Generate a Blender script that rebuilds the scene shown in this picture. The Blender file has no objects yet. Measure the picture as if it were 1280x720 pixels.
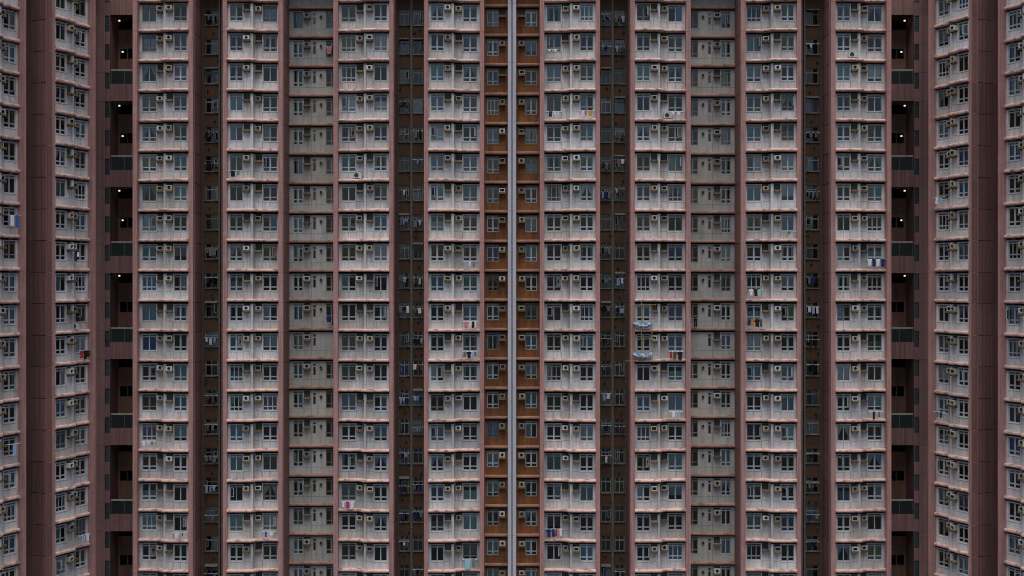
import bpy, bmesh, math, random
from mathutils import Vector, Matrix
random.seed(7)
R = math.radians

# ------------------------------------------------------------------ camera, sky, sun, exposure
scene = bpy.context.scene
CAM_Z = 40.0
FPX = 1610.4                                   # focal length in photograph pixels (1280 wide)
cam_data = bpy.data.cameras.new("camera")
cam = bpy.data.objects.new("camera", cam_data)
scene.collection.objects.link(cam)
cam.location = (0, 0, CAM_Z)
cam.rotation_euler = (R(90), 0, 0)
cam_data.sensor_width = 36.0
cam_data.lens = 36.0 * FPX / 1280.0
cam_data.shift_y = -5.0 / 1280.0
cam_data.clip_end = 8000
scene.camera = cam
scene.render.resolution_x, scene.render.resolution_y = 1024, 576

SUN_EL, SUN_AZ = 74.0, 6.0                     # high, behind the camera, through thick cloud
world = bpy.data.worlds.new("World")
scene.world = world
world.use_nodes = True
wn = world.node_tree
bg = wn.nodes["Background"]
sky = wn.nodes.new("ShaderNodeTexSky")
sky.sky_type = 'NISHITA'
sky.sun_disc = False
sky.sun_elevation = R(SUN_EL)
sky.sun_rotation = R(180 + SUN_AZ)
sky.air_density = 0.8
sky.dust_density = 3.0
sky.ozone_density = 1.0
wn.links.new(sky.outputs[0], bg.inputs[0])
bg.inputs[1].default_value = 0.05
sun_data = bpy.data.lights.new("sun", 'SUN')
sun_data.energy = 1.5
sun_data.angle = R(60)
sun_data.color = (1.0, 0.975, 0.95)
sun = bpy.data.objects.new("sun", sun_data)
scene.collection.objects.link(sun)
sun.rotation_euler = (R(90 - SUN_EL), 0, R(-SUN_AZ))
sun.location = (0, -20, 120)
scene.view_settings.view_transform = 'Standard'
scene.view_settings.look = 'None'
scene.view_settings.exposure = 1.2
scene.view_settings.gamma = 1.0
scene.view_settings.use_curve_mapping = False
scene.cycles.max_bounces = 6
scene.cycles.transparent_max_bounces = 10
scene.cycles.use_denoising = True
scene.cycles.filter_width = 1.0

COL = scene.collection

# ------------------------------------------------------------------ materials
MATS = {}
def _nt(name):
    m = bpy.data.materials.new(name); m.use_nodes = True
    nt = m.node_tree
    MATS[name] = m
    return m, nt, nt.nodes["Principled BSDF"]

def surf(name, base, rough=0.85, stain=None, stain_amt=0.5, sc=(2.5, 2.5, 0.35), lo=0.45, hi=0.75,
         vary=0.0, fine=0.12, spec=0.25, bump=0.15, blot=None, hue=0.0, metal=0.0, trail=None):
    """weathered surface: streaky stains, fine mottling, tone that differs from piece to piece"""
    m, nt, p = _nt(name)
    N, L = nt.nodes.new, nt.links.new
    geo = N("ShaderNodeNewGeometry")
    def noise(scale, detail=4.0, rough_=0.6):
        mp = N("ShaderNodeMapping"); mp.inputs["Scale"].default_value = scale
        L(geo.outputs["Position"], mp.inputs[0])
        t = N("ShaderNodeTexNoise"); t.inputs["Scale"].default_value = 1.0
        t.inputs["Detail"].default_value = detail; t.inputs["Roughness"].default_value = rough_
        L(mp.outputs[0], t.inputs[0]); return t.outputs[0]
    def ramp(src, a, b, va=0.0, vb=1.0):
        r = N("ShaderNodeMapRange"); r.inputs[1].default_value = a; r.inputs[2].default_value = b
        r.inputs[3].default_value = va; r.inputs[4].default_value = vb
        L(src, r.inputs[0]); return r.outputs[0]
    def mix(fac, c1, c2):
        x = N("ShaderNodeMix"); x.data_type = 'RGBA'
        if isinstance(fac, float): x.inputs[0].default_value = fac
        else: L(fac, x.inputs[0])
        for i, c in ((6, c1), (7, c2)):
            if isinstance(c, tuple): x.inputs[i].default_value = (*c, 1)
            else: L(c, x.inputs[i])
        return x.outputs[2]
    col = base
    fn = noise((9, 9, 9), 5.0, 0.7)
    dark = tuple(c * (1 - fine * 2) for c in base); light = tuple(min(1, c * (1 + fine)) for c in base)
    col = mix(ramp(fn, 0.3, 0.7), dark, light)
    if stain:
        col = mix(ramp(noise(sc, 5.0, 0.65), lo, hi, 0.0, stain_amt), col, stain)
    if blot:
        bc, scale, a, b, amt = blot
        col = mix(ramp(noise((scale, scale, scale * 1.6), 6.0, 0.7), a, b, 0.0, amt), col, bc)
    if trail:
        # rust and water trails that run down from the air conditioner shelves and the window sills
        tc = N("ShaderNodeTexCoord"); sp = N("ShaderNodeSeparateXYZ"); L(tc.outputs["Object"], sp.inputs[0])
        def math_(op, a, b=None):
            q = N("ShaderNodeMath"); q.operation = op
            for i, v in enumerate((a, b)):
                if v is None: continue
                if isinstance(v, (int, float)): q.inputs[i].default_value = v
                else: L(v, q.inputs[i])
            return q.outputs[0]
        dx = math_('ABSOLUTE', math_('SUBTRACT', sp.outputs[0], 2.35))
        mid = ramp(dx, 0.95, 0.75)
        under = ramp(sp.outputs[2], -1.0, -1.15)
        sill = ramp(sp.outputs[2], -1.88, -1.96)
        fade = ramp(sp.outputs[2], -2.75, -1.6, 0.35, 1.0)
        zone = math_('MULTIPLY', math_('MAXIMUM', math_('MULTIPLY', mid, under), math_('MULTIPLY', sill, 0.8)), fade)
        streak = ramp(noise((6, 6, 0.3), 4.0, 0.6), 0.48, 0.68)
        col = mix(math_('MULTIPLY', math_('MULTIPLY', zone, streak), 0.5), col, trail)
    if vary or hue:
        oi = N("ShaderNodeObjectInfo"); hs = N("ShaderNodeHueSaturation")
        if vary: L(ramp(oi.outputs["Random"], 0, 1, 1 - vary, 1 + vary * 0.6), hs.inputs["Value"])
        if hue:
            mu = N("ShaderNodeMath"); mu.operation = 'FRACT'
            m2 = N("ShaderNodeMath"); m2.operation = 'MULTIPLY'; m2.inputs[1].default_value = 7.31
            L(oi.outputs["Random"], m2.inputs[0]); L(m2.outputs[0], mu.inputs[0])
            L(ramp(mu.outputs[0], 0, 1, 1 - hue, 1 + hue), hs.inputs["Saturation"])
        L(col, hs.inputs["Color"]); col = hs.outputs[0]
    L(col, p.inputs["Base Color"])
    p.inputs["Roughness"].default_value = rough
    p.inputs["Specular IOR Level"].default_value = spec
    p.inputs["Metallic"].default_value = metal
    if bump:
        b = N("ShaderNodeBump"); b.inputs["Strength"].default_value = bump; b.inputs["Distance"].default_value = 0.02
        L(fn, b.inputs["Height"]); L(b.outputs[0], p.inputs["Normal"])
    return m

def glass(name, tint, ior=1.6, rough=0.03, vary=0.25):
    m, nt, p = _nt(name)
    nt.nodes.remove(p)
    N, L = nt.nodes.new, nt.links.new
    out = nt.nodes["Material Output"]
    tr = N("ShaderNodeBsdfTransparent"); tr.inputs[0].default_value = (*tint, 1)
    gl = N("ShaderNodeBsdfGlossy"); gl.inputs["Roughness"].default_value = rough
    fr = N("ShaderNodeFresnel"); fr.inputs[0].default_value = ior
    mx = N("ShaderNodeMixShader")
    mu = N("ShaderNodeMath"); mu.operation = 'MULTIPLY'; mu.inputs[1].default_value = 1.25; mu.use_clamp = True
    L(fr.outputs[0], mu.inputs[0]); L(mu.outputs[0], mx.inputs[0])
    # panes are never quite flat
    geo = N("ShaderNodeNewGeometry"); t = N("ShaderNodeTexNoise"); t.inputs["Scale"].default_value = 0.9
    L(geo.outputs["Position"], t.inputs[0])
    b = N("ShaderNodeBump"); b.inputs["Strength"].default_value = 0.25; b.inputs["Distance"].default_value = 0.03
    L(t.outputs[0], b.inputs["Height"]); L(b.outputs[0], gl.inputs["Normal"])
    L(tr.outputs[0], mx.inputs[1]); L(gl.outputs[0], mx.inputs[2]); L(mx.outputs[0], out.inputs[0])
    return m

def emit(name, col, s):
    m, nt, p = _nt(name)
    p.inputs["Base Color"].default_value = (0.8, 0.8, 0.78, 1)
    p.inputs["Emission Color"].default_value = (*col, 1); p.inputs["Emission Strength"].default_value = s
    return m

WALL = surf("white_wall", (0.625, 0.605, 0.595), stain=(0.27, 0.24, 0.20), stain_amt=0.6, sc=(1.7, 1.7, 0.4), lo=0.46, hi=0.76,
            vary=0.22, hue=0.8, fine=0.07, blot=((0.33, 0.325, 0.30), 0.45, 0.42, 0.70, 0.6), trail=(0.17, 0.14, 0.105))
SHADEWALL = surf("shaded_white_wall", (0.455, 0.44, 0.40), stain=(0.20, 0.19, 0.16), stain_amt=0.7, sc=(3.0, 3.0, 0.3), lo=0.42, hi=0.75,
                vary=0.15, hue=0.4, fine=0.05, blot=((0.27, 0.28, 0.25), 0.4, 0.45, 0.7, 0.5))  # white wall colour darkened for the shade inside the recess
GROOVE = surf("joint_filler", (0.16, 0.155, 0.15), fine=0.1, bump=0)
ORANGE = surf("orange_wall", (0.255, 0.100, 0.036), stain=(0.085, 0.045, 0.025), stain_amt=0.85, sc=(3, 3, 0.35), lo=0.40, hi=0.70, vary=0.22, fine=0.1, blot=((0.33, 0.16, 0.07), 0.6, 0.5, 0.75, 0.5))
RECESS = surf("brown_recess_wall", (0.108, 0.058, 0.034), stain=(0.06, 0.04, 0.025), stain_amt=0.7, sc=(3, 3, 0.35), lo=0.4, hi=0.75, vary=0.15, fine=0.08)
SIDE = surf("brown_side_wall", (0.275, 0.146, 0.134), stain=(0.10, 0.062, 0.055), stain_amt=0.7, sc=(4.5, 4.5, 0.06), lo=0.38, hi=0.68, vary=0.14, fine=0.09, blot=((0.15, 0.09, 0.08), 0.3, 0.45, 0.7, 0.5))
LANDING = surf("landing_wall", (0.30, 0.165, 0.115), stain=(0.14, 0.08, 0.06), stain_amt=0.7, sc=(1.6, 1.6, 0.2), lo=0.42, hi=0.72, vary=0.10, fine=0.05)
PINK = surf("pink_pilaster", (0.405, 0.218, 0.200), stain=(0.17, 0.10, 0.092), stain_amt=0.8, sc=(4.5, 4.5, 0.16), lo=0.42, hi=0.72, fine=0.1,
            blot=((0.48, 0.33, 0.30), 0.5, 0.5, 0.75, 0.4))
LEDGE = surf("lit_pink_ledge", (0.62, 0.395, 0.33), stain=(0.10, 0.075, 0.06), stain_amt=0.9, sc=(1.7, 1.7, 3.5), lo=0.48, hi=0.66, vary=0.14, fine=0.07,
             blot=((0.66, 0.52, 0.47), 0.8, 0.48, 0.7, 0.55))  # pilaster pink lightened for the light the ledge catches
OLEDGE = surf("orange_ledge", (0.36, 0.19, 0.13), stain=(0.12, 0.08, 0.06), stain_amt=0.8, sc=(1.5, 1.5, 3.0), lo=0.5, hi=0.75, vary=0.12, fine=0.07)
GLEDGE = surf("dull_ledge", (0.40, 0.235, 0.185), stain=(0.10, 0.075, 0.06), stain_amt=0.9, sc=(1.2, 1.2, 3.0), lo=0.47, hi=0.7, vary=0.15, fine=0.07)
FIN = surf("lavender_fin", (0.50, 0.51, 0.56), stain=(0.30, 0.30, 0.32), stain_amt=0.6, sc=(3, 3, 0.15), lo=0.45, hi=0.75, fine=0.05)
ROOM = surf("room_interior", (0.055, 0.055, 0.052), fine=0.3, bump=0, vary=0.5)
FRAME = surf("window_frame", (0.34, 0.385, 0.405), rough=0.6, fine=0.08, vary=0.35, bump=0, stain=(0.2, 0.2, 0.2), stain_amt=0.5)
DFRAME = surf("dull_frame", (0.21, 0.225, 0.20), rough=0.6, fine=0.1, vary=0.5, bump=0)
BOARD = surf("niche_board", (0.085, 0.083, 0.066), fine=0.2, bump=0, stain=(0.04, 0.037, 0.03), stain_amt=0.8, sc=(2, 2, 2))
SHELF = surf("ochre_shelf", (0.185, 0.135, 0.075), stain=(0.10, 0.07, 0.035), stain_amt=0.8, sc=(4, 4, 4), lo=0.42, hi=0.7, vary=0.35, fine=0.1)
ACC = {"white": surf("casing_white", (0.54, 0.54, 0.52), rough=0.5, fine=0.05, vary=0.1, bump=0, stain=(0.35, 0.3, 0.22), stain_amt=0.4, sc=(4, 4, 2)),
       "cream": surf("casing_cream", (0.37, 0.335, 0.27), rough=0.5, fine=0.06, vary=0.12, bump=0, stain=(0.25, 0.18, 0.1), stain_amt=0.5, sc=(4, 4, 2)),
       "grey": surf("casing_grey", (0.20, 0.19, 0.168), rough=0.55, fine=0.08, vary=0.2, bump=0, stain=(0.12, 0.09, 0.06), stain_amt=0.5, sc=(4, 4, 2))}
BLACK = surf("fan_black", (0.018, 0.018, 0.019), rough=0.5, fine=0.1, bump=0)
PIPE = surf("pipe_grey", (0.17, 0.175, 0.165), rough=0.6, stain=(0.12, 0.1, 0.08), stain_amt=0.7, sc=(2, 2, 0.4), fine=0.1, bump=0)
TEALW = surf("teal_louvre", (0.032, 0.052, 0.058), rough=0.5, vary=0.35, fine=0.1, bump=0)
RAIL = surf("handrail", (0.40, 0.41, 0.38), rough=0.5, fine=0.08, bump=0, stain=(0.2, 0.18, 0.14), stain_amt=0.5)
METAL = surf("dull_steel", (0.11, 0.115, 0.11), rough=0.5, fine=0.1, bump=0)
ROD = surf("white_rod", (0.6, 0.6, 0.62), rough=0.4, fine=0.05, bump=0)
BAMBOO = surf("bamboo", (0.30, 0.22, 0.075), rough=0.6, fine=0.15, stain=(0.12, 0.09, 0.03), stain_amt=0.6, sc=(3, 3, 3), bump=0)
GROUND = surf("asphalt_ground", (0.06, 0.06, 0.058), fine=0.2, stain=(0.10, 0.10, 0.09), sc=(0.05, 0.05, 0.05), lo=0.4, hi=0.7)
CLEAR = glass("clear_pane", (0.78, 0.86, 0.86))
TEALG = glass("tinted_pane", (0.58, 0.74, 0.76), 1.6)
BLUEG = glass("bluish_pane", (0.66, 0.78, 0.88), 1.75)
BALU = surf("green_panel", (0.014, 0.021, 0.019), rough=0.4, fine=0.15, bump=0, spec=0.5)
LAMP = emit("lamp_glow", (1.0, 0.95, 0.85), 0.4)
CURT = {"teal": (0.30, 0.46, 0.48), "grey-blue": (0.40, 0.52, 0.63), "white": (0.72, 0.72, 0.70), "beige": (0.34, 0.29, 0.21),
        "blue": (0.06, 0.18, 0.48), "olive": (0.25, 0.28, 0.13), "brown": (0.14, 0.085, 0.065), "lilac": (0.26, 0.22, 0.33)}
CURTM = {k: surf("curtain_" + k.replace("-", "_"), v, rough=0.95, fine=0.06, bump=0, vary=0.3) for k, v in CURT.items()}
CLOTHC = {"navy": (0.02, 0.03, 0.12), "white": (0.70, 0.70, 0.74), "black": (0.014, 0.014, 0.016), "red": (0.35, 0.03, 0.035),
          "pink": (0.52, 0.20, 0.25), "pale blue": (0.30, 0.43, 0.60), "orange": (0.50, 0.19, 0.03), "grey": (0.17, 0.17, 0.18),
          "teal": (0.28, 0.50, 0.54), "magenta": (0.40, 0.03, 0.20), "mustard": (0.42, 0.30, 0.06), "brown": (0.12, 0.06, 0.04),
          "blue": (0.04, 0.12, 0.38)}
CLOTHM = {k: surf("cloth_" + k.replace(" ", "_"), v, rough=0.95, fine=0.08, bump=0) for k, v in CLOTHC.items()}
SHEET = surf("blue_white_sheet", (0.20, 0.30, 0.46), rough=0.6, fine=0.1, bump=0, blot=((0.70, 0.73, 0.78), 2.2, 0.48, 0.56, 0.9))

# ------------------------------------------------------------------ mesh helpers
def mesh_from(name, verts, faces, mats, idx=None, smooth=False):
    me = bpy.data.meshes.new(name)
    me.from_pydata(verts, [], faces)
    for m in mats: me.materials.append(m)
    if idx:
        me.polygons.foreach_set("material_index", idx)
    if smooth:
        me.polygons.foreach_set("use_smooth", [True] * len(me.polygons))
    me.update()
    return me

class MB:
    def __init__(s): s.v, s.f, s.i = [], [], []
    def quad(s, a, b, c, d, m=0):
        n = len(s.v); s.v += [a, b, c, d]; s.f.append((n, n + 1, n + 2, n + 3)); s.i.append(m)
    def box(s, x0, x1, y0, y1, z0, z1, m=0):
        n = len(s.v)
        s.v += [(x, y, z) for z in (z0, z1) for y in (y0, y1) for x in (x0, x1)]
        for q in ((0, 2, 3, 1), (4, 5, 7, 6), (0, 1, 5, 4), (2, 6, 7, 3), (0, 4, 6, 2), (1, 3, 7, 5)):
            s.f.append(tuple(n + k for k in q)); s.i.append(m)
    def tube(s, p, q, r, n=6, m=0, cap=True):
        p, q = Vector(p), Vector(q); d = (q - p).normalized()
        u = d.orthogonal().normalized(); w = d.cross(u); b = len(s.v)
        for c in (p, q):
            for k in range(n):
                a = 2 * math.pi * k / n
                s.v.append(tuple(c + u * (r * math.cos(a)) + w * (r * math.sin(a))))
        for k in range(n):
            s.f.append((b + k, b + (k + 1) % n, b + n + (k + 1) % n, b + n + k)); s.i.append(m)
        if cap:
            s.f.append(tuple(b + k for k in reversed(range(n)))); s.i.append(m)
            s.f.append(tuple(b + n + k for k in range(n))); s.i.append(m)
    def mesh(s, name, mats, smooth=False): return mesh_from(name, s.v, s.f, mats, s.i, smooth)

def relief(name, X0, X1, Z0, Z1, base, regions, mats):
    """A wall built as stepped cells. regions: (x0,x1,z0,z1,depth,mat,side_mat); later ones win.
    depth runs into the building; steps between cells get real side faces (reveals, joints, rooms)."""
    xs = sorted({X0, X1, *[min(max(r[i], X0), X1) for r in regions for i in (0, 1)]})
    zs = sorted({Z0, Z1, *[min(max(r[i], Z0), Z1) for r in regions for i in (2, 3)]})
    nx, nz = len(xs) - 1, len(zs) - 1
    cell = {}
    for i in range(nx):
        for k in range(nz):
            cx, cz = (xs[i] + xs[i + 1]) / 2, (zs[k] + zs[k + 1]) / 2
            val = base
            for r in regions:
                if r[0] < cx < r[1] and r[2] < cz < r[3]:
                    val = r[4:7]
            cell[i, k] = val
    b = MB()
    # merge runs of equal cells along x
    for k in range(nz):
        i = 0
        while i < nx:
            j = i
            while j + 1 < nx and cell[j + 1, k] == cell[i, k]: j += 1
            d, m, _ = cell[i, k]
            b.quad((xs[i], d, zs[k]), (xs[j + 1], d, zs[k]), (xs[j + 1], d, zs[k + 1]), (xs[i], d, zs[k + 1]), m)
            i = j + 1
    def side(a, c, p0, p1):
        (da, ma, sa), (dc, mc, sc) = a, c
        if abs(da - dc) < 1e-6: return
        lo, hi = (a, c) if da < dc else (c, a)
        y0, y1 = lo[0], hi[0]
        sm = hi[2]
        cuts = [(y0, y1, lo[1])]
        if sm is not None and y1 - y0 > 0.2: cuts = [(y0, y0 + 0.14, lo[1]), (y0 + 0.14, y1, sm)]
        for u, v, m in cuts:
            b.quad((p0[0], u, p0[1]), (p1[0], u, p1[1]), (p1[0], v, p1[1]), (p0[0], v, p0[1]), m)
    for i in range(nx):
        for k in range(nz):
            if i + 1 < nx: side(cell[i, k], cell[i + 1, k], (xs[i + 1], zs[k]), (xs[i + 1], zs[k + 1]))
            if k + 1 < nz: side(cell[i, k], cell[i, k + 1], (xs[i], zs[k + 1]), (xs[i + 1], zs[k + 1]))
    return b.mesh(name, mats)

class Frame:
    def __init__(s, ox, oy, ang): s.o, s.a = (ox, oy), ang
    def p(s, x, y, z=0):
        c, n = math.cos(s.a), math.sin(s.a)
        return Vector((s.o[0] + c * x - n * y, s.o[1] + n * x + c * y, z))

def obj(name, data, parent=None, loc=(0, 0, 0), rz=0.0, rx=0.0):
    o = bpy.data.objects.new(name, data)
    COL.objects.link(o)
    if parent: o.parent = parent
    o.location = loc
    if rz or rx: o.rotation_euler = (rx, 0, rz)
    return o

def tag(o, label, cat, group=None):
    w = label.split()
    if len(w) > 16:                      # drop filler words until it fits
        for filler in ("the", "a", "hung", "white", "laundry", "of"):
            while len(w) > 16 and filler in w[1:]: w.pop(len(w) - 1 - w[::-1].index(filler))
        label = " ".join(w)
    o["label"] = label; o["category"] = cat
    if group: o["group"] = group
    return o

# ------------------------------------------------------------------ ground
b = MB(); b.quad((-3000, -3000, 0), (3000, -3000, 0), (3000, 3000, 0), (-3000, 3000, 0))
g = obj("ground", b.mesh("ground", [GROUND])); g["kind"] = "structure"

# ------------------------------------------------------------------ the tower
H = 2.75                                     # storey height
def LZ(k): return CAM_Z + 23.257 - H * k     # ledge centre above storey k
KTOP, KBOT = -2, 19                          # storeys built
TOWER = bpy.data.objects.new("apartment_tower", None)
COL.objects.link(TOWER)
TOWER.location = (0, 120, 0)
tag(TOWER, "pink and white high-rise apartment block with angled wings and countless windows", "apartment block")
def tpart(name, me, fr, x, y, z, extra_rz=0.0):
    p = fr.p(x, y, z)
    return obj(name, me, TOWER, (p.x, p.y - 120, p.z), fr.a + extra_rz)

FRONT = Frame(0, 118.0, 0.0)
WING_A = R(66)
WL = Frame(-37.89, 116.28, WING_A)            # left wing: x = 0 at its far corner, bays at negative x
WR = Frame(37.89, 116.28, -WING_A)            # right wing: bays at positive x

BW, PW, FAR, RD = 4.70, 0.40, 0.53, 3.30     # bay width, pilaster width, set-back of the far half, depth of recesses
WIN_H, WIN_TOP = 1.52, -0.37
FW, NW = 1.32, 1.20                          # window widths in the far and near half
FWC, NWC = 0.90, 3.90                        # window centres
FAC, NAC = 1.95, 2.93                        # air conditioner centres
RIB = (2.37, 2.58)
SH_Z = -0.93                                 # top of air conditioner shelf

def bay_mesh(name, near_right):
    def X(x): return x if near_right else BW - x
    def reg(x0, x1, z0, z1, *r):
        a, c = sorted((X(x0), X(x1))); return (a, c, z0, z1, *r)
    g_ = 0.022
    rs = [reg(0, RIB[0], -H, 0, FAR, 0, None)]
    rs += [reg(RIB[0], RIB[1], -H, 0, -0.07, 0, None)]
    # joints
    for x in (FWC - 0.02, FAC - 0.36): rs.append(reg(x, x + g_, -H, WIN_TOP - WIN_H - 0.02, FAR + 0.025, 1, None))
    for x in (NWC, NAC + 0.33): rs.append(reg(x, x + g_, -H, WIN_TOP - WIN_H - 0.02, 0.025, 1, None))
    rs.append(reg(FAC - 0.36, RIB[0] - 0.03, -1.93, -1.93 + g_, FAR + 0.025, 1, None))
    rs.append(reg(RIB[1] + 0.02, NAC + 0.33, -1.93, -1.93 + g_, 0.025, 1, None))
    rs.append(reg(0, RIB[0], -0.32, 0, FAR + 1.0, 2, 2)); rs.append(reg(RIB[0], BW, -0.32, 0, 1.0, 2, 2))   # added dark slot that makes the shadow line under the ledge
    for c, w, d in ((FWC, FW, FAR), (NWC, NW, 0.0)):      # raised surround and opening
        rs.append(reg(c - w / 2 - 0.07, c + w / 2 + 0.07, WIN_TOP - WIN_H - 0.07, WIN_TOP + 0.03, d - 0.03, 0, None))
        rs.append(reg(c - w / 2, c + w / 2, WIN_TOP - WIN_H, WIN_TOP, d + 1.3, 2, 2))
    for c, d in ((FAC, FAR), (NAC, 0.0)):
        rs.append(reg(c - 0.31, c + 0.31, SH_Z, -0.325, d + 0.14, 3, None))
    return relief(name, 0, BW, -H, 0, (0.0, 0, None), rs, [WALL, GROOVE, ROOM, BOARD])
BAY = {True: bay_mesh("bay_wall_near_right", True), False: bay_mesh("bay_wall_near_left", False)}

def ledge_mesh(name, path, mat, out=0.43, h=0.29, inn=0.40):
    """rounded sill band swept along path [(x, wall_y)]"""
    prof = [(inn, h * 0.5), (-out * 0.55, h * 0.5), (-out * 0.88, h * 0.36), (-out, h * 0.1), (-out, -h * 0.22),
            (-out * 0.86, -h * 0.44), (-out * 0.6, -h * 0.5), (inn, -h * 0.5)]
    n = len(prof); v, f = [], []
    for x, y in path: v += [(x, y + py, pz) for py, pz in prof]
    for s in range(len(path) - 1):
        for k in range(n):
            f.append((s * n + k, s * n + (k + 1) % n, (s + 1) * n + (k + 1) % n, (s + 1) * n + k))
    f.append(tuple(range(n))); f.append(tuple(reversed(range((len(path) - 1) * n, len(path) * n))))
    return mesh_from(name, v, f, [mat])
BAYLEDGE, WINGLEDGE = {}, {}
for nr in (True, False):
    pts = [(0, FAR), (1.0, FAR), (1.75, FAR), (2.0, FAR * .8), (2.3, 0.06), (2.5, 0), (3.6, 0), (BW, 0)]
    pts = [(x, y + random.uniform(-.012, .012)) for x, y in pts]
    if not nr: pts = [(BW - x, y) for x, y in reversed(pts)]
    BAYLEDGE[nr] = ledge_mesh("bay_ledge", pts, LEDGE)
    WINGLEDGE[nr] = ledge_mesh("wing_ledge", pts, LEDGE, 0.27)

def shelf_mesh():
    b = MB()
    b.box(-0.33, 0.33, -0.40, 0.0, -0.10, 0.0)
    b.box(-0.33, 0.33, -0.43, -0.40, -0.13, 0.03)
    for x in (-0.25, 0.20): b.box(x, x + 0.05, -0.34, 0.0, -0.20, -0.10)
    return b.mesh("air_conditioner_shelf", [SHELF])
SHELFM = shelf_mesh()

def window_frame_mesh(w, h, cols=2, top=0.22, low=0.36, mat=FRAME, mull=0.15, t=0.07):
    b = MB(); d0, d1 = -0.035, 0.035
    b.box(-w / 2, -w / 2 + t, d0, d1, -h, 0); b.box(w / 2 - t, w / 2, d0, d1, -h, 0)
    b.box(-w / 2 + t, w / 2 - t, d0, d1, -t, 0); b.box(-w / 2 + t, w / 2 - t, d0, d1, -h, -h + t)
    for c in range(1, cols):
        x = -w / 2 + w * c / cols
        b.box(x - mull / 2, x + mull / 2, d0 - 0.012, d1, -h + t, -t)
    for z in ([-top] if top else []) + ([-h + low] if low else []):
        for c in range(cols):
            x0 = -w / 2 + (t if c == 0 else w * c / cols + mull / 2)
            x1 = w / 2 - t if c == cols - 1 else -w / 2 + w * (c + 1) / cols - mull / 2
            b.box(x0, x1, d0, d1, z - 0.055, z + 0.055)
    return b.mesh("window_frame", [mat])
def pane_mesh(w, h, mat, n):
    b = MB(); b.quad((-w / 2 + .03, 0, -h + .03), (w / 2 - .03, 0, -h + .03), (w / 2 - .03, 0, -.03), (-w / 2 + .03, 0, -.03))
    return b.mesh("pane_" + n, [mat])
def curtain_mesh(w, h, kind, mat):
    """pleated cloth hanging behind the pane"""
    b = MB(); nx, nz = 14, 6
    def sheet(xa, xb, za, zb, tie=0):
        pts = {}
        for i in range(nx + 1):
            for k in range(nz + 1):
                u, t = i / nx, k / nz
                x0, x1 = xa, xb
                if tie:
                    s = 0.25 + 0.75 * (1 - min(1, t * 1.45)) ** 0.8 if t < 0.69 else 0.25 + (t - 0.69) * 0.5
                    if tie < 0: x1 = xa + (xb - xa) * s
                    else: x0 = xb - (xb - xa) * s
                pts[i, k] = (x0 + (x1 - x0) * u, 0.02 * math.sin(u * 19) + 0.006 * math.sin(u * 47 + t * 3), za + (zb - za) * t)
        for i in range(nx):
            for k in range(nz):
                b.quad(pts[i, k], pts[i + 1, k], pts[i + 1, k + 1], pts[i, k + 1])
    a, c = -w / 2 - .02, w / 2 + .02
    if kind == "full": sheet(a, c, 0, -h)
    elif kind == "left": sheet(a, a + (c - a) * .46, 0, -h)
    elif kind == "right": sheet(c - (c - a) * .46, c, 0, -h)
    elif kind == "tied": sheet(a, 0.02, 0, -h, -1); sheet(-0.02, c, 0, -h, 1)
    elif kind == "blind": sheet(a, c, 0, -h * .72)
    elif kind == "lower": sheet(a, c, -h * .42, -h)
    elif kind == "sides": sheet(a, a + .28, 0, -h); sheet(c - .28, c, 0, -h)
    return b.mesh("curtain_" + kind, [mat])
_cache = {}
def cached(key, fn):
    if key not in _cache: _cache[key] = fn()
    return _cache[key]
def sash_mesh(w, h, gm):
    b = MB(); t = 0.045
    b.box(0, t, -.02, .02, -h, 0); b.box(w - t, w, -.02, .02, -h, 0)
    b.box(t, w - t, -.02, .02, -t, 0); b.box(t, w - t, -.02, .02, -h, -h + t)
    b.quad((t, 0, -h + t), (w - t, 0, -h + t), (w - t, 0, -t), (t, 0, -t), 1)
    return b.mesh("open_sash", [FRAME, gm])

def make_window(name, fr, x, y, z, w, h, curtains=True, fmat="light", p_open=0.10, state=None, cols=2, top=0.22, low=0.36, mull=0.15):
    """window > pane, curtain, sash; returns what its curtain looks like"""
    if fmat == "light" and cols == 2 and name == "window":          # frames that tenants have replaced
        r = random.random()
        if r < 0.14: low, mull = 0, 0.10
        elif r < 0.22: top = 0
        elif r < 0.28: cols, mull = 3, 0.08
        if random.random() < 0.14: fmat = "dull"
    mt = FRAME if fmat == "light" else DFRAME
    wo = tpart(name, cached(("wf", w, h, fmat, cols, top, low, mull), lambda: window_frame_mesh(w, h, cols, top, low, mt, mull)), fr, x, y + 0.10, z)
    gname, gm = random.choices([("clear", CLEAR), ("tinted", TEALG), ("bluish", BLUEG)], [0.5, 0.28, 0.22])[0]
    obj("pane", cached(("pane", w, h, gname), lambda: pane_mesh(w, h, gm, gname)), wo)
    if state is None:
        state = None
        if curtains and random.random() < (0.60 if name == "window" else 0.35):
            col = random.choices(["teal", "grey-blue", "white", "beige", "blue", "olive", "brown", "lilac"], [36, 26, 14, 9, 3, 4, 4, 4])[0]
            kind = random.choices(["full", "left", "right", "tied", "blind", "lower", "sides"], [42, 11, 11, 10, 10, 8, 8])[0]
            state = (col, kind)
    if state:
        col, kind = state
        obj("curtain", cached(("cur", w, h, kind, col), lambda: curtain_mesh(w, h, kind, CURTM[col])), wo, (0, 0.075, 0))
    if random.random() < p_open and cols == 2:
        sw, sh = w / 2 - 0.09, h - 0.30 - 0.40
        left = random.random() < 0.5
        an = R(random.uniform(35, 80))
        if left: obj("sash", cached(("sash", w, h), lambda: sash_mesh(sw, sh, CLEAR)), wo, (-w / 2 + 0.05, -0.06, -0.27), -an)
        else: obj("sash", cached(("sash", w, h), lambda: sash_mesh(sw, sh, CLEAR)), wo, (w / 2 - 0.05, -0.06, -0.27), math.pi + an)
    return state

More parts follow.
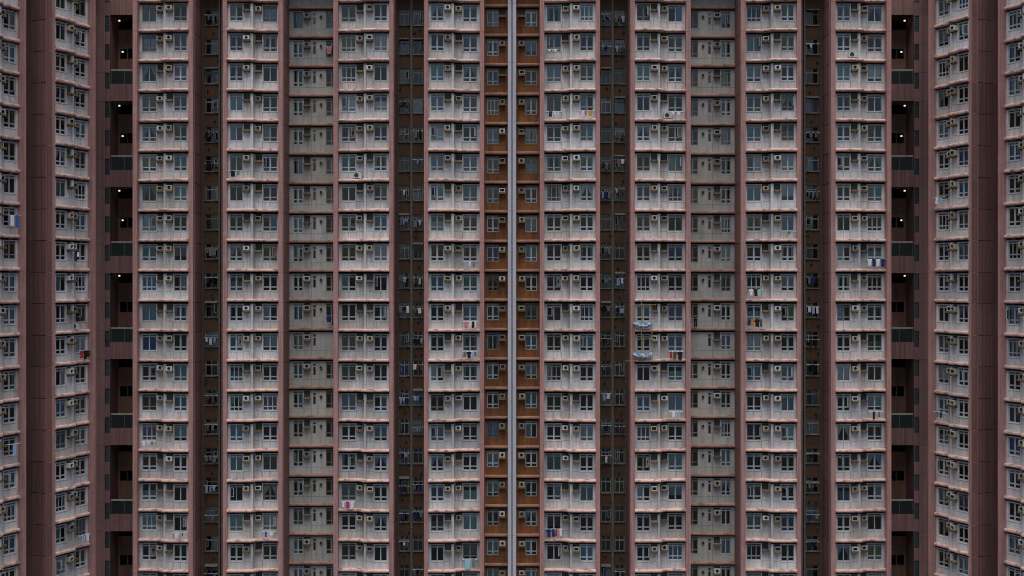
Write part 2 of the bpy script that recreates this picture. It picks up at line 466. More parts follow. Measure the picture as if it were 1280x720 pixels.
# ------------------------------------------------------------------ air conditioners
def ac_casing(kind, mat):
    b = MB(); w, h, y0, y1 = 0.29, 0.44, -0.34, 0.10
    b.quad((-w, y0, 0), (-w, y1, 0), (-w, y1, h), (-w, y0, h)); b.quad((w, y0, 0), (w, y0, h), (w, y1, h), (w, y1, 0))
    b.quad((-w, y0, h), (-w, y1, h), (w, y1, h), (w, y0, h)); b.quad((-w, y0, 0), (w, y0, 0), (w, y1, 0), (-w, y1, 0))
    b.quad((-w, y1, 0), (w, y1, 0), (w, y1, h), (-w, y1, h))
    n = 16; cx, cz = 0.0, h * 0.52
    if kind == "round": pts = [(cx + 0.155 * math.cos(2 * math.pi * k / n), cz + 0.155 * math.sin(2 * math.pi * k / n)) for k in range(n)]
    else:
        ex, ez = 0.20, 0.13
        pts = []
        for k in range(n):
            a = 2 * math.pi * k / n; c, s = math.cos(a), math.sin(a); m = max(abs(c), abs(s)); pts.append((cx + ex * c / m, cz + ez * s / m))
    outer = []
    for k in range(n):
        a = 2 * math.pi * k / n; c, s = math.cos(a), math.sin(a); m = max(abs(c), abs(s)); outer.append((w * c / m, h / 2 + h / 2 * s / m))
    for k in range(n):
        j = (k + 1) % n
        (a0, a1), (b0, b1), (c0, c1), (d0, d1) = outer[k], outer[j], pts[j], pts[k]
        b.quad((a0, y0, a1), (b0, y0, b1), (c0, y0, c1), (d0, y0, d1))
        b.quad((d0, y0, d1), (c0, y0, c1), (c0, y0 + .07, c1), (d0, y0 + .07, d1))
    return b.mesh("casing_" + kind, [mat])
def ac_fan(kind):
    b = MB(); y = -0.34 + .065; cz = 0.44 * 0.52
    if kind == "round":
        n = 12; c = len(b.v); b.v.append((0, y, cz))
        b.v += [(0.155 * math.cos(2 * math.pi * k / n), y, cz + 0.155 * math.sin(2 * math.pi * k / n)) for k in range(n)]
        for k in range(n): b.f.append((c, c + 1 + k, c + 1 + (k + 1) % n)); b.i.append(0)
        for k in range(4):
            a = k * math.pi / 2 + .3
            b.quad((.03 * math.cos(a), y - .03, cz + .03 * math.sin(a)), (.14 * math.cos(a), y - .035, cz + .14 * math.sin(a)),
                   (.14 * math.cos(a + .7), y - .01, cz + .14 * math.sin(a + .7)), (.03 * math.cos(a + .7), y - .012, cz + .03 * math.sin(a + .7)))
        b.box(-.035, .035, y - .045, y, cz - .035, cz + .035)
    else:
        b.quad((-.20, y, cz - .13), (.20, y, cz - .13), (.20, y, cz + .13), (-.20, y, cz + .13))
        for k in range(5):
            z = cz - .11 + k * .055; b.box(-.195, .195, y - .04, y - .01, z - .006, z + .006)
    return b.mesh("fan_" + kind, [BLACK])
AC_STUFF = MB(); AC_STUFF_N = 0
AC_COUNT = 0
def colour_words(state):
    if not state: return "bare dark window"
    return {"full": "{}-curtained window", "left": "half {}-curtained window", "right": "half {}-curtained window", "tied": "tied {}-curtained window",
            "blind": "{}-blind window", "lower": "low {}-curtained window", "sides": "{}-draped window"}[state[1]].format(state[0])
def place_ac(fr, x, y, z, where, state, individual=True):
    global AC_COUNT
    col = random.choices(["cream", "white", "grey"], [52, 20, 28])[0]
    kind = random.choices(["round", "slatted"], [68, 32])[0]
    p = fr.p(x, y, z)
    if not individual:
        me = cached(("acc", kind, col), lambda: ac_casing(kind, ACC[col])); fm = cached(("acf", kind), lambda: ac_fan(kind))
        M = Matrix.Translation(p) @ Matrix.Rotation(fr.a, 4, 'Z')
        for mesh, mi in ((me, {"cream": 0, "white": 1, "grey": 2}[col]), (fm, 3)):
            n = len(AC_STUFF.v); AC_STUFF.v += [tuple(M @ v.co) for v in mesh.vertices]
            for pl in mesh.polygons: AC_STUFF.f.append(tuple(n + q for q in pl.vertices)); AC_STUFF.i.append(mi)
        return
    o = bpy.data.objects.new("air_conditioner", None); COL.objects.link(o)
    o.location = fr.p(x + random.uniform(-.02, .02), y - random.uniform(0, .05), z)
    o.rotation_euler = (0, 0, fr.a + R(random.uniform(-3, 3))); o.scale = (random.uniform(.88, 1.0), 1, random.uniform(.86, 1.06))
    obj("casing", cached(("acc", kind, col), lambda: ac_casing(kind, ACC[col])), o)
    obj("fan" if kind == "round" else "grille", cached(("acf", kind), lambda: ac_fan(kind)), o)
    tag(o, f"{col} {'round-fan' if kind == 'round' else 'slatted'} air conditioner by {colour_words(state)}, {where}", "air conditioner",
        "window air conditioners on the facade")
    AC_COUNT += 1

# ------------------------------------------------------------------ white bays
LAUNDRY_SPOTS = []
def white_bay(fr, x0, y0, near_right, k0, k1, where, ac_mode=1, p_ac=0.68, kac=(-1, 17), states={}):
    """one column of storeys; x0 = its left edge seen from outside"""
    def X(x): return x0 + (x if near_right else BW - x)
    for k in range(KTOP, KBOT + 1):
        z = LZ(k)
        wp = tpart("wall_panel", BAY[near_right], fr, x0, y0, z)
        tpart("ledge", (BAYLEDGE if fr is FRONT else WINGLEDGE)[near_right], fr, x0, y0, z)
        for c, d in ((FAC, FAR), (NAC, 0.0)):
            obj("shelf", SHELFM, wp, (c if near_right else BW - c, d, SH_Z))
        if not (k0 <= k <= k1): continue
        for half, (wc, w, d, ac) in (("far", (FWC, FW, FAR, FAC)), ("near", (NWC, NW, 0.0, NAC))):
            st = make_window("window", fr, X(wc), y0 + d, z + WIN_TOP, w, WIN_H, state=states.get((k, half)))
            if ac_mode and kac[0] <= k <= kac[1] and random.random() < p_ac:
                if (k, half) in NO_AC.get(where_key(fr, x0), ()): continue
                place_ac(fr, X(ac), y0 + d, z + SH_Z, ("forward" if half == "near" else "set-back") + " half of " + where, st, ac_mode == 1)
NO_AC = {}
def where_key(fr, x0): return (fr is FRONT and "F" or (fr is WL and "L" or "R"), round(x0, 1))
CENT = (5.30, 13.58, 23.70, 31.92)
WHERE = ["bay at orange recess", "bay between grey and brown recesses", "bay at grey recess", "bay at stair landings"]
# type of each bay: True = its right half stands forward
for i, c in enumerate(CENT):
    for s in (-1, 1):
        near_right = (i % 2 == 1) if s < 0 else (i % 2 == 0)
        wh = WHERE[i] if not (i == 1 and s > 0) else "bay with scaffold"
        white_bay(FRONT, s * c - BW / 2, 0.0, near_right, -1, 18, wh)
white_bay(WL, -BW, 0.0, False, -1, 17, "angled wing bay", 1, 0.72, (-1, 17))
white_bay(WR, 0.0, 0.0, True, -1, 17, "angled wing bay", 1, 0.72, (-1, 17))
white_bay(WL, -8.35 - BW, 0.0, False, 0, 17, "", 2, 0.7, (0, 17))
white_bay(WR, 8.35, 0.0, True, 0, 17, "", 2, 0.7, (0, 17))

# ------------------------------------------------------------------ pilasters and side walls
ZB, ZT = LZ(KBOT + 1), LZ(KTOP) + 0.3
def pilaster_mesh(w, y0, y1, name):
    b = MB(); z = ZB
    ks = [LZ(k) - 0.2 for k in range(KBOT, KTOP - 1, -1)]
    for zj in ks + [ZT]:
        b.box(0, w, y0, y1, z + 0.012, zj - 0.012)
        if zj < ZT: b.box(0.012, w - 0.012, y0 + 0.012, y1, zj - 0.012, zj + 0.012)
        z = zj
    return b.mesh(name, [PINK])
PIL = pilaster_mesh(PW, -0.26, 0.62, "pilaster")
def side_mesh(depth, plain, flip=False):
    """storey-high cladding panel: x = 0 its face, runs from y = 0 into the building"""
    rs, n = [], 4
    for i in range(1, n):
        y = (depth - plain) * i / n; rs.append((y, y + 0.05, -H, 0, 0.05, 1, None))
    rs.append((0, depth - plain, -0.06, 0, 0.05, 1, None))
    if flip: rs = [(depth - r[1], depth - r[0], *r[2:]) for r in rs]
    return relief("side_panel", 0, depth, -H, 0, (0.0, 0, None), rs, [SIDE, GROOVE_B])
GROOVE_B = surf("brown_joint", (0.07, 0.042, 0.04), fine=0.1, bump=0)
SIDEM = {f: side_mesh(RD + 0.05 - 0.55, 0.45, f) for f in (False, True)}
WINGSIDE = {f: side_mesh(RD + 0.05 + 0.05, 0.95, f) for f in (False, True)}
WPW = 0.28
WPIL = pilaster_mesh(WPW, -0.14, 0.62, "wing_pilaster")
def side_wall(fr, x, facing_right, y0=0.0, mesh=None, depth_start=None):
    depth_start = -0.05 if mesh is WINGSIDE else 0.55
    mesh = mesh or SIDEM
    for k in range(KTOP, KBOT + 1):
        # relief x -> into the building, relief depth -> away from the open side
        if facing_right:   # face looks to +x
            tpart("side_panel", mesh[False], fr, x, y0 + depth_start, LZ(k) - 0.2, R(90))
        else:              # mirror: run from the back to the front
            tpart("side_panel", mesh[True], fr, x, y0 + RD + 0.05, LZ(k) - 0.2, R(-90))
for i, c in enumerate(CENT):
    for s in (-1, 1):
        tpart("pilaster", PIL, FRONT, s * c - BW / 2 - PW, 0, 0)
        tpart("pilaster", PIL, FRONT, s * c + BW / 2, 0, 0)
        side_wall(FRONT, s * c + BW / 2 + PW, True)
        side_wall(FRONT, s * c - BW / 2 - PW, False)
for fr, sg in ((WL, -1), (WR, 1)):
    for a in (0.0, 8.35):
        lo = -a - BW if sg < 0 else a
        tpart("pilaster", WPIL, fr, lo - WPW, 0, 0); tpart("pilaster", WPIL, fr, lo + BW, 0, 0)
        side_wall(fr, lo + BW + WPW + .004, True, mesh=WINGSIDE); side_wall(fr, lo - WPW - .004, False, mesh=WINGSIDE)

# ------------------------------------------------------------------ grey recesses
GX0, GX1 = CENT[1] + BW / 2 + PW, CENT[2] - BW / 2 - PW
GW = GX1 - GX0
def grey_panel(mirror, blank):
    def reg(x0, x1, *r):
        a, c = (x0, x1) if not mirror else (GW - x1, GW - x0); return (a, c, *r)
    rs = [reg(2.06, 2.085, -H, 0, 0.025, 1, None), reg(0, GW, -2.02, -2.0, 0.02, 1, None)]
    rs.append(reg(0, GW, -0.28, 0, 0.8, 2, 2))  # dark slot added as the shadow line below the ledge
    rs.append(reg(0.37, 1.27, WIN_TOP - 1.55, WIN_TOP, 1.2, 2, 2))
    rs.append(reg(1.37, 1.97, SH_Z - .02, -0.30, 0.14, 3, None))
    rs.append(reg(2.17, 2.52, -1.65, -0.48, 0.9, 2, 2))
    if not blank: rs.append(reg(3.45, 4.45, -1.93, -0.33, 1.2, 2, 2))
    return relief("grey_panel", 0, GW, -H, 0, (0.0, 0, None), rs, [SHADEWALL, GROOVE, ROOM, BOARD])
GP = {(m, bl): grey_panel(m, bl) for m in (0, 1) for bl in (0, 1)}
GL = ledge_mesh("grey_ledge", [(0, 0), (1.2, 0.008), (2.4, -0.006), (3.6, 0.006), (GW, 0)], GLEDGE, 0.30, 0.29)
def vent_mesh():
    b = MB(); b.tube((0, -0.16, 0), (0, 0.02, 0), 0.13, 10); b.tube((0, -0.165, 0), (0, -0.159, 0), 0.10, 10, 1)
    return b.mesh("vent", [METAL, BLACK])
VENT = vent_mesh()
for s in (-1, 1):
    x0 = -GX1 if s < 0 else GX0
    mir = 0 if s < 0 else 1
    def X(x): return x0 + (x if not mir else GW - x)
    for k in range(KTOP, KBOT + 1):
        z = LZ(k)
        blank = 1 if k in ((10,) if s < 0 else (10,)) else 0
        gp = tpart("wall_panel", GP[mir, blank], FRONT, x0, RD, z)
        tpart("ledge", GL, FRONT, x0, RD, z)
        obj("shelf", SHELFM, gp, (X(1.67) - x0, 0, SH_Z - .02))
        if k == KBOT: continue
        st = make_window("window", FRONT, X(0.82), RD, z + WIN_TOP, 0.90, 1.55)
        make_window("slit_window", FRONT, X(2.345), RD, z - 0.48, 0.35, 1.17, curtains=False, cols=1, top=0.3, low=0, p_open=0)
        if not blank:
            make_window("kitchen_window", FRONT, X(3.95), RD, z - 0.33, 1.0, 1.6, fmat="dull", low=0.4, curtains=False, p_open=0)
            p = FRONT.p(X(2.97), RD, z - 0.86)
            obj("vent", VENT, TOWER, (p.x, p.y - 120, p.z))
        if -1 <= k <= 18 and random.random() < 0.5:
            place_ac(FRONT, X(1.67), RD, z + SH_Z - .02, "grey recess", st, False)

# ------------------------------------------------------------------ orange recess with the twin fins
OD = 2.6
OX0, OX1 = 0.40, CENT[0] - BW / 2 - PW
OW = OX1 - OX0
def orange_panel(mirror):
    def reg(x0, x1, *r):
        a, c = (x0, x1) if not mirror else (OW - x1, OW - x0); return (a, c, *r)
    rs = [reg(0, OW, -0.28, 0, 0.8, 2, 2), reg(0.21, 1.29, WIN_TOP - 1.52, WIN_TOP, 1.2, 2, 2), reg(1.34, 1.94, SH_Z - .02, -0.30, 0.14, 3, None), reg(0, OW, -2.02, -2.0, 0.02, 1, None)]  # first region is an added dark slot, the shade under the ledge
    return relief("orange_panel", 0, OW, -H, 0, (0.0, 0, None), rs, [ORANGE, GROOVE_B, ROOM, BOARD])
OP = {m: orange_panel(m) for m in (0, 1)}
OL = ledge_mesh("orange_ledge", [(0, 0), (0.7, 0.006), (1.4, -0.005), (OW, 0)], OLEDGE, 0.30, 0.29)
for s in (-1, 1):
    x0 = -OX1 if s < 0 else OX0
    mir = 0 if s < 0 else 1
    def X(x): return x0 + (x if not mir else OW - x)
    for k in range(KTOP, KBOT + 1):
        z = LZ(k)
        op = tpart("wall_panel", OP[mir], FRONT, x0, OD, z)
        tpart("ledge", OL, FRONT, x0, OD, z)
        obj("shelf", SHELFM, op, (X(1.64) - x0, 0, SH_Z - .02))
        if k == KBOT: continue
        st = make_window("window", FRONT, X(0.75), OD, z + WIN_TOP, 1.08, 1.52, p_open=0.05)
        if -1 <= k <= 18 and random.random() < 0.92:
            place_ac(FRONT, X(1.64), OD, z + SH_Z - .02, "orange recess wall", st)
def fin_mesh():
    b = MB(); z = ZB
    for k in range(KBOT, KTOP - 1, -1):
        zj = LZ(k) + 0.1
        b.box(0, 0.335, -0.75, 0.3, z, zj - 0.02); b.box(0.01, 0.325, -0.74, 0.3, zj - 0.02, zj); z = zj
    return b.mesh("fin", [FIN])
FINM = fin_mesh()
tpart("fin", FINM, FRONT, -0.385, OD, 0); tpart("fin", FINM, FRONT, 0.05, OD, 0)
b = MB(); b.box(-0.40, 0.40, 0.0, 0.25, ZB, ZT); tpart("fin_backing", b.mesh("fin_backing", [GROOVE]), FRONT, 0, OD, 0)

# ------------------------------------------------------------------ dark brown recesses
def recess_panel(w, holes, mirror):
    rs = [(0, w, -2.86 + 0.0, -2.84, 0.02, 1, None)]
    for x0, x1, z0, z1 in holes:
        a, c = (x0, x1) if not mirror else (w - x1, w - x0)
        rs.append((a, c, z0, z1, 1.2, 2, 2))
    return relief("recess_panel", 0, w, -H, 0, (0.0, 0, None), rs, [RECESS, GROOVE_B, ROOM])
def pipe_mesh(r, branch):
    b = MB(); b.tube((0, 0, ZB), (0, 0, ZT), r, 8)
    for k in range(KTOP, KBOT + 1):
        z = LZ(k) - 2.2
        b.tube((0, 0, z), (0, 0, z + 0.12), r * 1.35, 8)
        b.box(-r * .5, r * .5, 0, 0.2, z + 0.04, z + 0.08)
        if branch: b.tube((0, 0, z + 0.5), (branch, 0.12, z + 0.62), r * .6, 6)
    return b.mesh("drain_pipe", [PIPE])
SILL_B = MB(); SILL_B.box(-0.5, 0.5, -0.10, 0.0, -0.06, 0.0); SILLM = SILL_B.mesh("sill", [DFRAME])
AW = MB(); AW.quad((-.5, 0, 0), (.5, 0, 0), (.5, -.45, -.16), (-.5, -.45, -.16)); AW.quad((-.5, 0, -.03), (-.5, -.45, -.19), (.5, -.45, -.19), (.5, 0, -.03))
AW.quad((-.5, -.45, -.16), (.5, -.45, -.16), (.5, -.45, -.19), (-.5, -.45, -.19))
AWM = AW.mesh("awning", [PIPE])
CLUTTER = []
for s in (-1, 1):
    mir = s > 0
    for tag_, xa, xb, wins, pipe_x in (("two", CENT[0] + BW / 2 + PW, CENT[1] - BW / 2 - PW, ((0.24, 1.16), (1.52, 2.46)), 1.34),
                                       ("one", CENT[2] + BW / 2 + PW, CENT[3] - BW / 2 - PW, ((0.30, 1.50), (1.90, 2.55)), 1.66)):
        w = xb - xa; x0 = -xb if s < 0 else xa
        holes = [(a, c, -1.65, -0.20) for a, c in wins]
        me = recess_panel(w, holes, mir)
        def X(x): return x0 + (x if not mir else w - x)
        for k in range(KTOP, KBOT + 1):
            z = LZ(k)
            tpart("wall_panel", me, FRONT, x0, RD, z)
            if k == KBOT: continue
            for n, (a, c) in enumerate(wins):
                if tag_ == "one" and n == 1: continue
                ww = round(c - a, 3)
                make_window("kitchen_window", FRONT, X((a + c) / 2), RD, z - 0.20, ww, 1.45, fmat="dull", p_open=0.45, top=0.42, low=0, mull=0.06)
                sl = tpart("sill", SILLM, FRONT, X((a + c) / 2), RD, z - 1.66); sl.scale = (ww + .1, 1, 1)
                if random.random() < 0.14:
                    aw = tpart("awning", AWM, FRONT, X((a + c) / 2), RD - 0.005, z - 0.10); aw.scale = (ww, 1, 1)
                CLUTTER.append((X((a + c) / 2), ww, z, k, tag_))
        tpart("drain_pipe", pipe_mesh(0.075, 0.5 * (1 if mir else -1)), FRONT, X(pipe_x), RD - 0.2, 0)
        tpart("drain_pipe", pipe_mesh(0.04, -0.4 * (1 if mir else -1)), FRONT, X(0.10), RD - 0.14, 0)
        for k in range(KTOP, KBOT + 1):
            for q in range(2):
                if random.random() < 0.55:
                    vv = tpart("vent", VENT, FRONT, X(random.uniform(.3, w - .5)), RD, LZ(k) - random.uniform(1.95, 2.5)); vv.scale = (.8, 1, .8)
        tpart("drain_pipe", pipe_mesh(0.045, 0), FRONT, X(pipe_x + 0.2 if tag_ == "one" else pipe_x + .1), RD - 0.16, 0)

# wing recesses between the two bays, plain brown
for fr, sg in ((WL, -1), (WR, 1)):
    x0 = -8.35 + WPW if sg < 0 else BW + WPW
    w = 8.35 - BW - 2 * WPW
    me = recess_panel(w, [(0.8, 2.0, -1.65, -0.2)], False)
    for k in range(KTOP, KBOT + 1): tpart("wall_panel", me, fr, x0, RD, LZ(k))

# ------------------------------------------------------------------ stair landings between the facade and the wings
SD, SBK = 5.5, 2.4
SX0, SX1 = CENT[3] + BW / 2 + PW - 0.05, 41.6          # from bay to behind the wing
OPEN0, OPEN1 = SX0, 38.5
ST = 8.25
def stair_panel(mirror):
    w = SX1 - SX0
    def reg(x0, x1, *r):
        a, c = (x0 - SX0, x1 - SX0)
        if mirror: a, c = w - c, w - a
        return (a, c, *r)
    rs = []
    for k in range(3):                                  # joints at each storey
        rs.append(reg(OPEN1 + .02, SX1, -H * k - .05, -H * k - .03, 0.02, 1, None))
    rs.append(reg(OPEN1 + 0.0, OPEN1 + .02, -ST, 0, 0.015, 1, None))
    rs.append(reg(OPEN0, OPEN1, -6.62, 0, SBK, 3, 0))
    rs.append(reg(OPEN0, OPEN1 - 0.02, -0.95, -0.02, SBK + 2.0, 2, 2))          # dark passage over the back wall
    rs.append(reg(OPEN0, OPEN1 - 0.18, -3.80, -2.80, SBK + 1.6, 2, 2))          # dark window
    for x in (36.9, 37.6): rs.append(reg(x, x + .02, -2.78, -0.97, SBK + .02, 1, None)); rs.append(reg(x, x + .02, -6.6, -3.82, SBK + .02, 1, None))
    for x in (35.6, 36.6, 37.6): rs.append(reg(x, x + .02, -ST, -6.64, 0.015, 1, None))
    for k in range(3):                                  # narrow windows in the flank wall
        rs.append(reg(38.57, 39.02, -H * k - 1.62, -H * k - 0.08, 0.10, 0, None))
    return relief("stair_wall", 0, w, -ST, 0, (0.0, 0, None), rs, [SIDE, GROOVE_B, ROOM, LANDING])
STAIR = {m: stair_panel(m) for m in (0, 1)}
def slit_mesh():
    b = MB(); w, h = 0.45, 1.54
    b.box(-w / 2, -w / 2 + .04, -.03, .04, -h, 0); b.box(w / 2 - .04, w / 2, -.03, .04, -h, 0)
    b.box(-w / 2 + .04, w / 2 - .04, -.03, .04, -.04, 0); b.box(-w / 2 + .04, w / 2 - .04, -.03, .04, -h, -h + .04)
    for k in range(9):
        z = -.06 - k * .163
        b.quad((-w / 2 + .04, .03, z), (w / 2 - .04, .03, z), (w / 2 - .04, -.02, z - .15), (-w / 2 + .04, -.02, z - .15), 0)
    return b.mesh("louvre_window", [TEALW])
SLIT = slit_mesh()
def rail_mesh():
    b = MB(); b.box(0, OPEN1 - OPEN0 - .02, -.05, .05, -.06, .06); return b.mesh("handrail", [RAIL])
def balu_mesh():
    b = MB(); L = OPEN1 - OPEN0 - .02
    b.box(0, L, -.012, .012, -1.25, -.06, 0)
    return b.mesh("balustrade", [BALU])
def post_mesh():
    b = MB(); b.box(-.025, .025, -.03, .03, -1.30, -.05); return b.mesh("post", [METAL])
RAILM, BALM, POSTM = rail_mesh(), balu_mesh(), post_mesh()
def wbar_mesh():
    b = MB(); b.box(-.03, .03, -.03, .03, -1.0, 0.0); return b.mesh("mullion", [DFRAME])
WBAR = wbar_mesh()
def lamp_thing(X, Y, Z, label):
    o = bpy.data.objects.new("ceiling_lamp", None); COL.objects.link(o); o.location = (X, Y, Z)
    b1 = MB(); b1.tube((0, 0, -.16), (0, 0, 0), .05, 8); obj("stem", cached("lstem", lambda: b1.mesh("stem", [METAL])), o)
    def globe():
        bm = bmesh.new(); bmesh.ops.create_uvsphere(bm, u_segments=12, v_segments=8, radius=.11)
        for v in bm.verts: v.co.z *= .72
        me = bpy.data.meshes.new("diffuser"); bm.to_mesh(me); bm.free(); me.materials.append(LAMP); return me
    obj("diffuser", cached("lglobe", globe), o, (0, 0, -.26))
    tag(o, label, "lamp", "lit lamps of the stair landings")
LADDER = ["topmost", "second", "third", "fourth"]
for s in (-1, 1):
    x0 = -SX1 if s < 0 else SX0
    mir = 1 if s < 0 else 0
    for j in range(-1, 8):
        zt = LZ(-1) - 0.2 - ST * j
        if zt - ST < 0: break
        tpart("stair_wall", STAIR[mir], FRONT, x0, SD, zt)
        xo = -OPEN1 + .01 if s < 0 else OPEN0 + .01
        rl = tpart("handrail", RAILM, FRONT, xo, SD + .12, zt - 5.28)
        tpart("balustrade", BALM, FRONT, xo, SD + .12, zt - 5.35)
        for q in (0.0, 1.25, 2.5, 3.7): tpart("post", POSTM, FRONT, s * (OPEN1 - .06 - q), SD + .12, zt - 5.32)
        for q in (0.75, 1.55, 2.4): tpart("mullion", WBAR, FRONT, s * (OPEN1 - .18 - q), SD + SBK + .08, zt - 2.80)
        for k in range(3): tpart("louvre_window", SLIT, FRONT, s * 38.795, SD + .06, zt - H * k - .08)
        if 0 <= j <= 3:
            lamp_thing(s * 38.1, 118 + SD + 1.5, zt, f"lit globe lamp under the high ceiling of the {LADDER[j]} stair landing")
        if 0 <= j <= 2:
            lamp_thing(s * 38.15, 118 + SD + SBK + .35, zt - 2.80, f"lit globe lamp in the dark window behind the {LADDER[j]} stair landing")

# podium and roof complete the block; an unseen back wall is added against light leaks
def prism(name, poly, z0, z1, mat):
    n = len(poly); v = [(x, y - 120, z) for z in (z0, z1) for x, y in poly]
    f = [tuple(reversed(range(n))), tuple(range(n, 2 * n))] + [(k, (k + 1) % n, n + (k + 1) % n, n + k) for k in range(n)]
    return obj(name, mesh_from(name, v, f, [mat]), TOWER)
wl = [WL.p(-13.5, 0.8), WL.p(0.4, 0.8)]
plan = [(-60, 130), (wl[0].x, wl[0].y), (wl[1].x, wl[1].y), (-39.5, 123.6), (-34.6, 123.6), (-34.6, 118.8), (34.6, 118.8), (34.6, 123.6), (39.5, 123.6),
        (-wl[1].x, wl[1].y), (-wl[0].x, wl[0].y), (60, 130), (60, 145), (-60, 145)]
prism("podium", plan, 0.0, ZB - 0.01, SIDE)
prism("roof", plan, ZT + 0.01, ZT + 0.4, SHADEWALL)
b = MB(); b.box(-60, 60, 0, 1.0, ZB, ZT); obj("light_block_wall", b.mesh("light_block_wall", [RECESS]), TOWER, (0, 10.5, 0))  # unseen wall, added to stop light leaking in from behind

if AC_STUFF.v:
    o = obj("air_conditioners", AC_STUFF.mesh("air_conditioners", [ACC["cream"], ACC["white"], ACC["grey"], BLACK]))
    o["kind"] = "stuff"; tag(o, "further air conditioners in the grey recesses and on the outer wing bays", "air conditioners")

# ------------------------------------------------------------------ laundry
def garment_mesh(kind, w, h, mat, seed):
    rnd = random.Random(seed); nx, nz = 8, 9; b = MB(); ph = rnd.uniform(0, 6); am = rnd.uniform(.012, .03)
    def half(t):
        if kind == "shirt": return w * (0.5 if t < .34 and t > .06 else (.34 if t >= .34 else .22 + t * 4.5))
        if kind == "dress": return w * (.28 + .22 * t)
        return w * .5 * (1 - .06 * math.sin(t * 3))
    def row(t, y):
        out = []
        for i in range(nx + 1):
            u = i / nx * 2 - 1
            out.append((u * half(t) + .02 * math.sin(3 * t + ph), y + am * math.sin(u * 6 + ph + t * 2) * (0.3 + t), -h * t - (.02 * math.cos(u * 5 + ph) * t)))
        return out
    parts = [(None, None)]
    if kind == "trousers": parts = [(-1, 0), (0, 1)]
    for side in parts:
        Fr, Bk = [], []
        for k in range(nz + 1):
            t = k / nz
            fr_, bk = row(t, -.018), row(t, .018)
            if side != (None, None) and t > .3:
                lo, hi = (-.5, -.04) if side[0] == -1 else (.04, .5)
                fr_ = [(lo * w + (hi - lo) * w * i / nx, p[1], p[2]) for i, p in enumerate(fr_)]
                bk = [(lo * w + (hi - lo) * w * i / nx, p[1], p[2]) for i, p in enumerate(bk)]
            Fr.append(fr_); Bk.append(bk)
        for k in range(nz):
            for i in range(nx):
                b.quad(Fr[k][i], Fr[k][i + 1], Fr[k + 1][i + 1], Fr[k + 1][i]); b.quad(Bk[k][i], Bk[k + 1][i], Bk[k + 1][i + 1], Bk[k][i + 1])
            b.quad(Fr[k][0], Fr[k + 1][0], Bk[k + 1][0], Bk[k][0]); b.quad(Fr[k][nx], Bk[k][nx], Bk[k + 1][nx], Fr[k + 1][nx])
        for i in range(nx):
            b.quad(Fr[0][i], Bk[0][i], Bk[0][i + 1], Fr[0][i + 1]); b.quad(Fr[nz][i], Fr[nz][i + 1], Bk[nz][i + 1], Bk[nz][i])
    return b.mesh("garment_" + kind, [mat])
def rack_mesh(L, y_out):
    b = MB()
    for y in (-y_out, -y_out * .55): b.tube((-L / 2, y, 0), (L / 2, y, 0), .016, 5)
    for x in (-L / 2 + .08, L / 2 - .08): b.box(x - .015, x + .015, -y_out - .03, 0, -.03, -.012)
    return b.mesh("drying_rack", [ROD])
GSEED = 0
def laundry(fr, x, y, z, items, spot, L=1.35, out=0.55, rack=True):
    """items: (colour, kind, width, height); y = face of the wall"""
    global GSEED
    if rack:
        p = fr.p(x, y, z)
        o = obj("drying_rack", cached(("rack", L, out), lambda: rack_mesh(L, out)), None, p, fr.a)
        tag(o, f"white laundry drying rack fixed {spot}", "drying rack", "laundry racks under windows")
    n = len(items); tot = sum(i[2] for i in items); gap = max(0.015, (L - .1 - tot) / (n + 1)) if tot < L - .1 else 0.015
    xx = x - (tot + gap * (n - 1)) / 2
    for col, kind, w, h in items:
        GSEED += 1
        p = fr.p(xx + w / 2, y - out, z + .014)
        o = obj({"towel": "towel", "shirt": "shirt", "dress": "dress", "trousers": "trousers"}[kind], garment_mesh(kind, w, h, CLOTHM[col], GSEED), None, p, fr.a)
        word = kind
        tag(o, f"{col} {word} hung to dry {spot}", "laundry", "laundry hanging on the facade")
        xx += w + gap
def bx(i, s, half):
    """local x of a window of front bay i on side s"""
    nr = (i % 2 == 1) if s < 0 else (i % 2 == 0)
    x0 = s * CENT[i] - BW / 2
    c = FWC if half == "far" else NWC
    return x0 + (c if nr else BW - c), (FAR if half == "far" else 0.0)
def hang(i, s, half, k, items, spot, dz=-1.95, **kw):
    x, d = bx(i, s, half); laundry(FRONT, x, d, LZ(k) + dz, items, spot, **kw)
T, S, D, P = "towel", "shirt", "dress", "trousers"
hang(3, 1, "far", 7, [("white", S, .42, .62), ("navy", T, .32, .70), ("white", S, .40, .66), ("navy", S, .46, .72)], "in a blue and white row on the bay beside the stair landings", L=1.75, dz=-1.72)
hang(2, 1, "far", 8, [("white", S, .36, .60), ("black", T, .28, .66), ("teal", T, .22, .64)], "below a window on the bay beside the grey recess, white and black together", dz=-1.72)
hang(2, 1, "far", 9, [("navy", T, .3, .6), ("orange", T, .32, .62), ("black", S, .5, .72), ("brown", T, .2, .7)], "beside an orange towel on the bay by the grey recess", dz=-1.72)
hang(0, -1, "far", 9, [("pink", S, .46, .62), ("white", T, .16, .64), ("black", T, .22, .60), ("white", T, .12, .55)], "beside the orange recess wall, pink and white together")
hang(0, -1, "far", 10, [("grey", T, .3, .52), ("black", S, .42, .62), ("pale blue", T, .22, .55), ("grey", T, .2, .45)], "beside the orange recess wall, dark and grey together")
hang(1, 1, "far", 10, [("red", T, .22, .62), ("brown", S, .40, .66), ("black", S, .48, .76)], "on the bay that carries the scaffold")
hang(0, 1, "far", 16, [("navy", S, .46, .76), ("navy", T, .30, .70), ("red", T, .18, .66), ("pink", T, .14, .66), ("white", T, .20, .62)], "on a crowded rack with navy and red pieces", L=1.6, dz=-1.72)
hang(0, -1, "far", 17, [("teal", T, .52, .95), ("grey", T, .26, .75)], "beside a big teal towel, next to the orange recess", dz=-1.72)
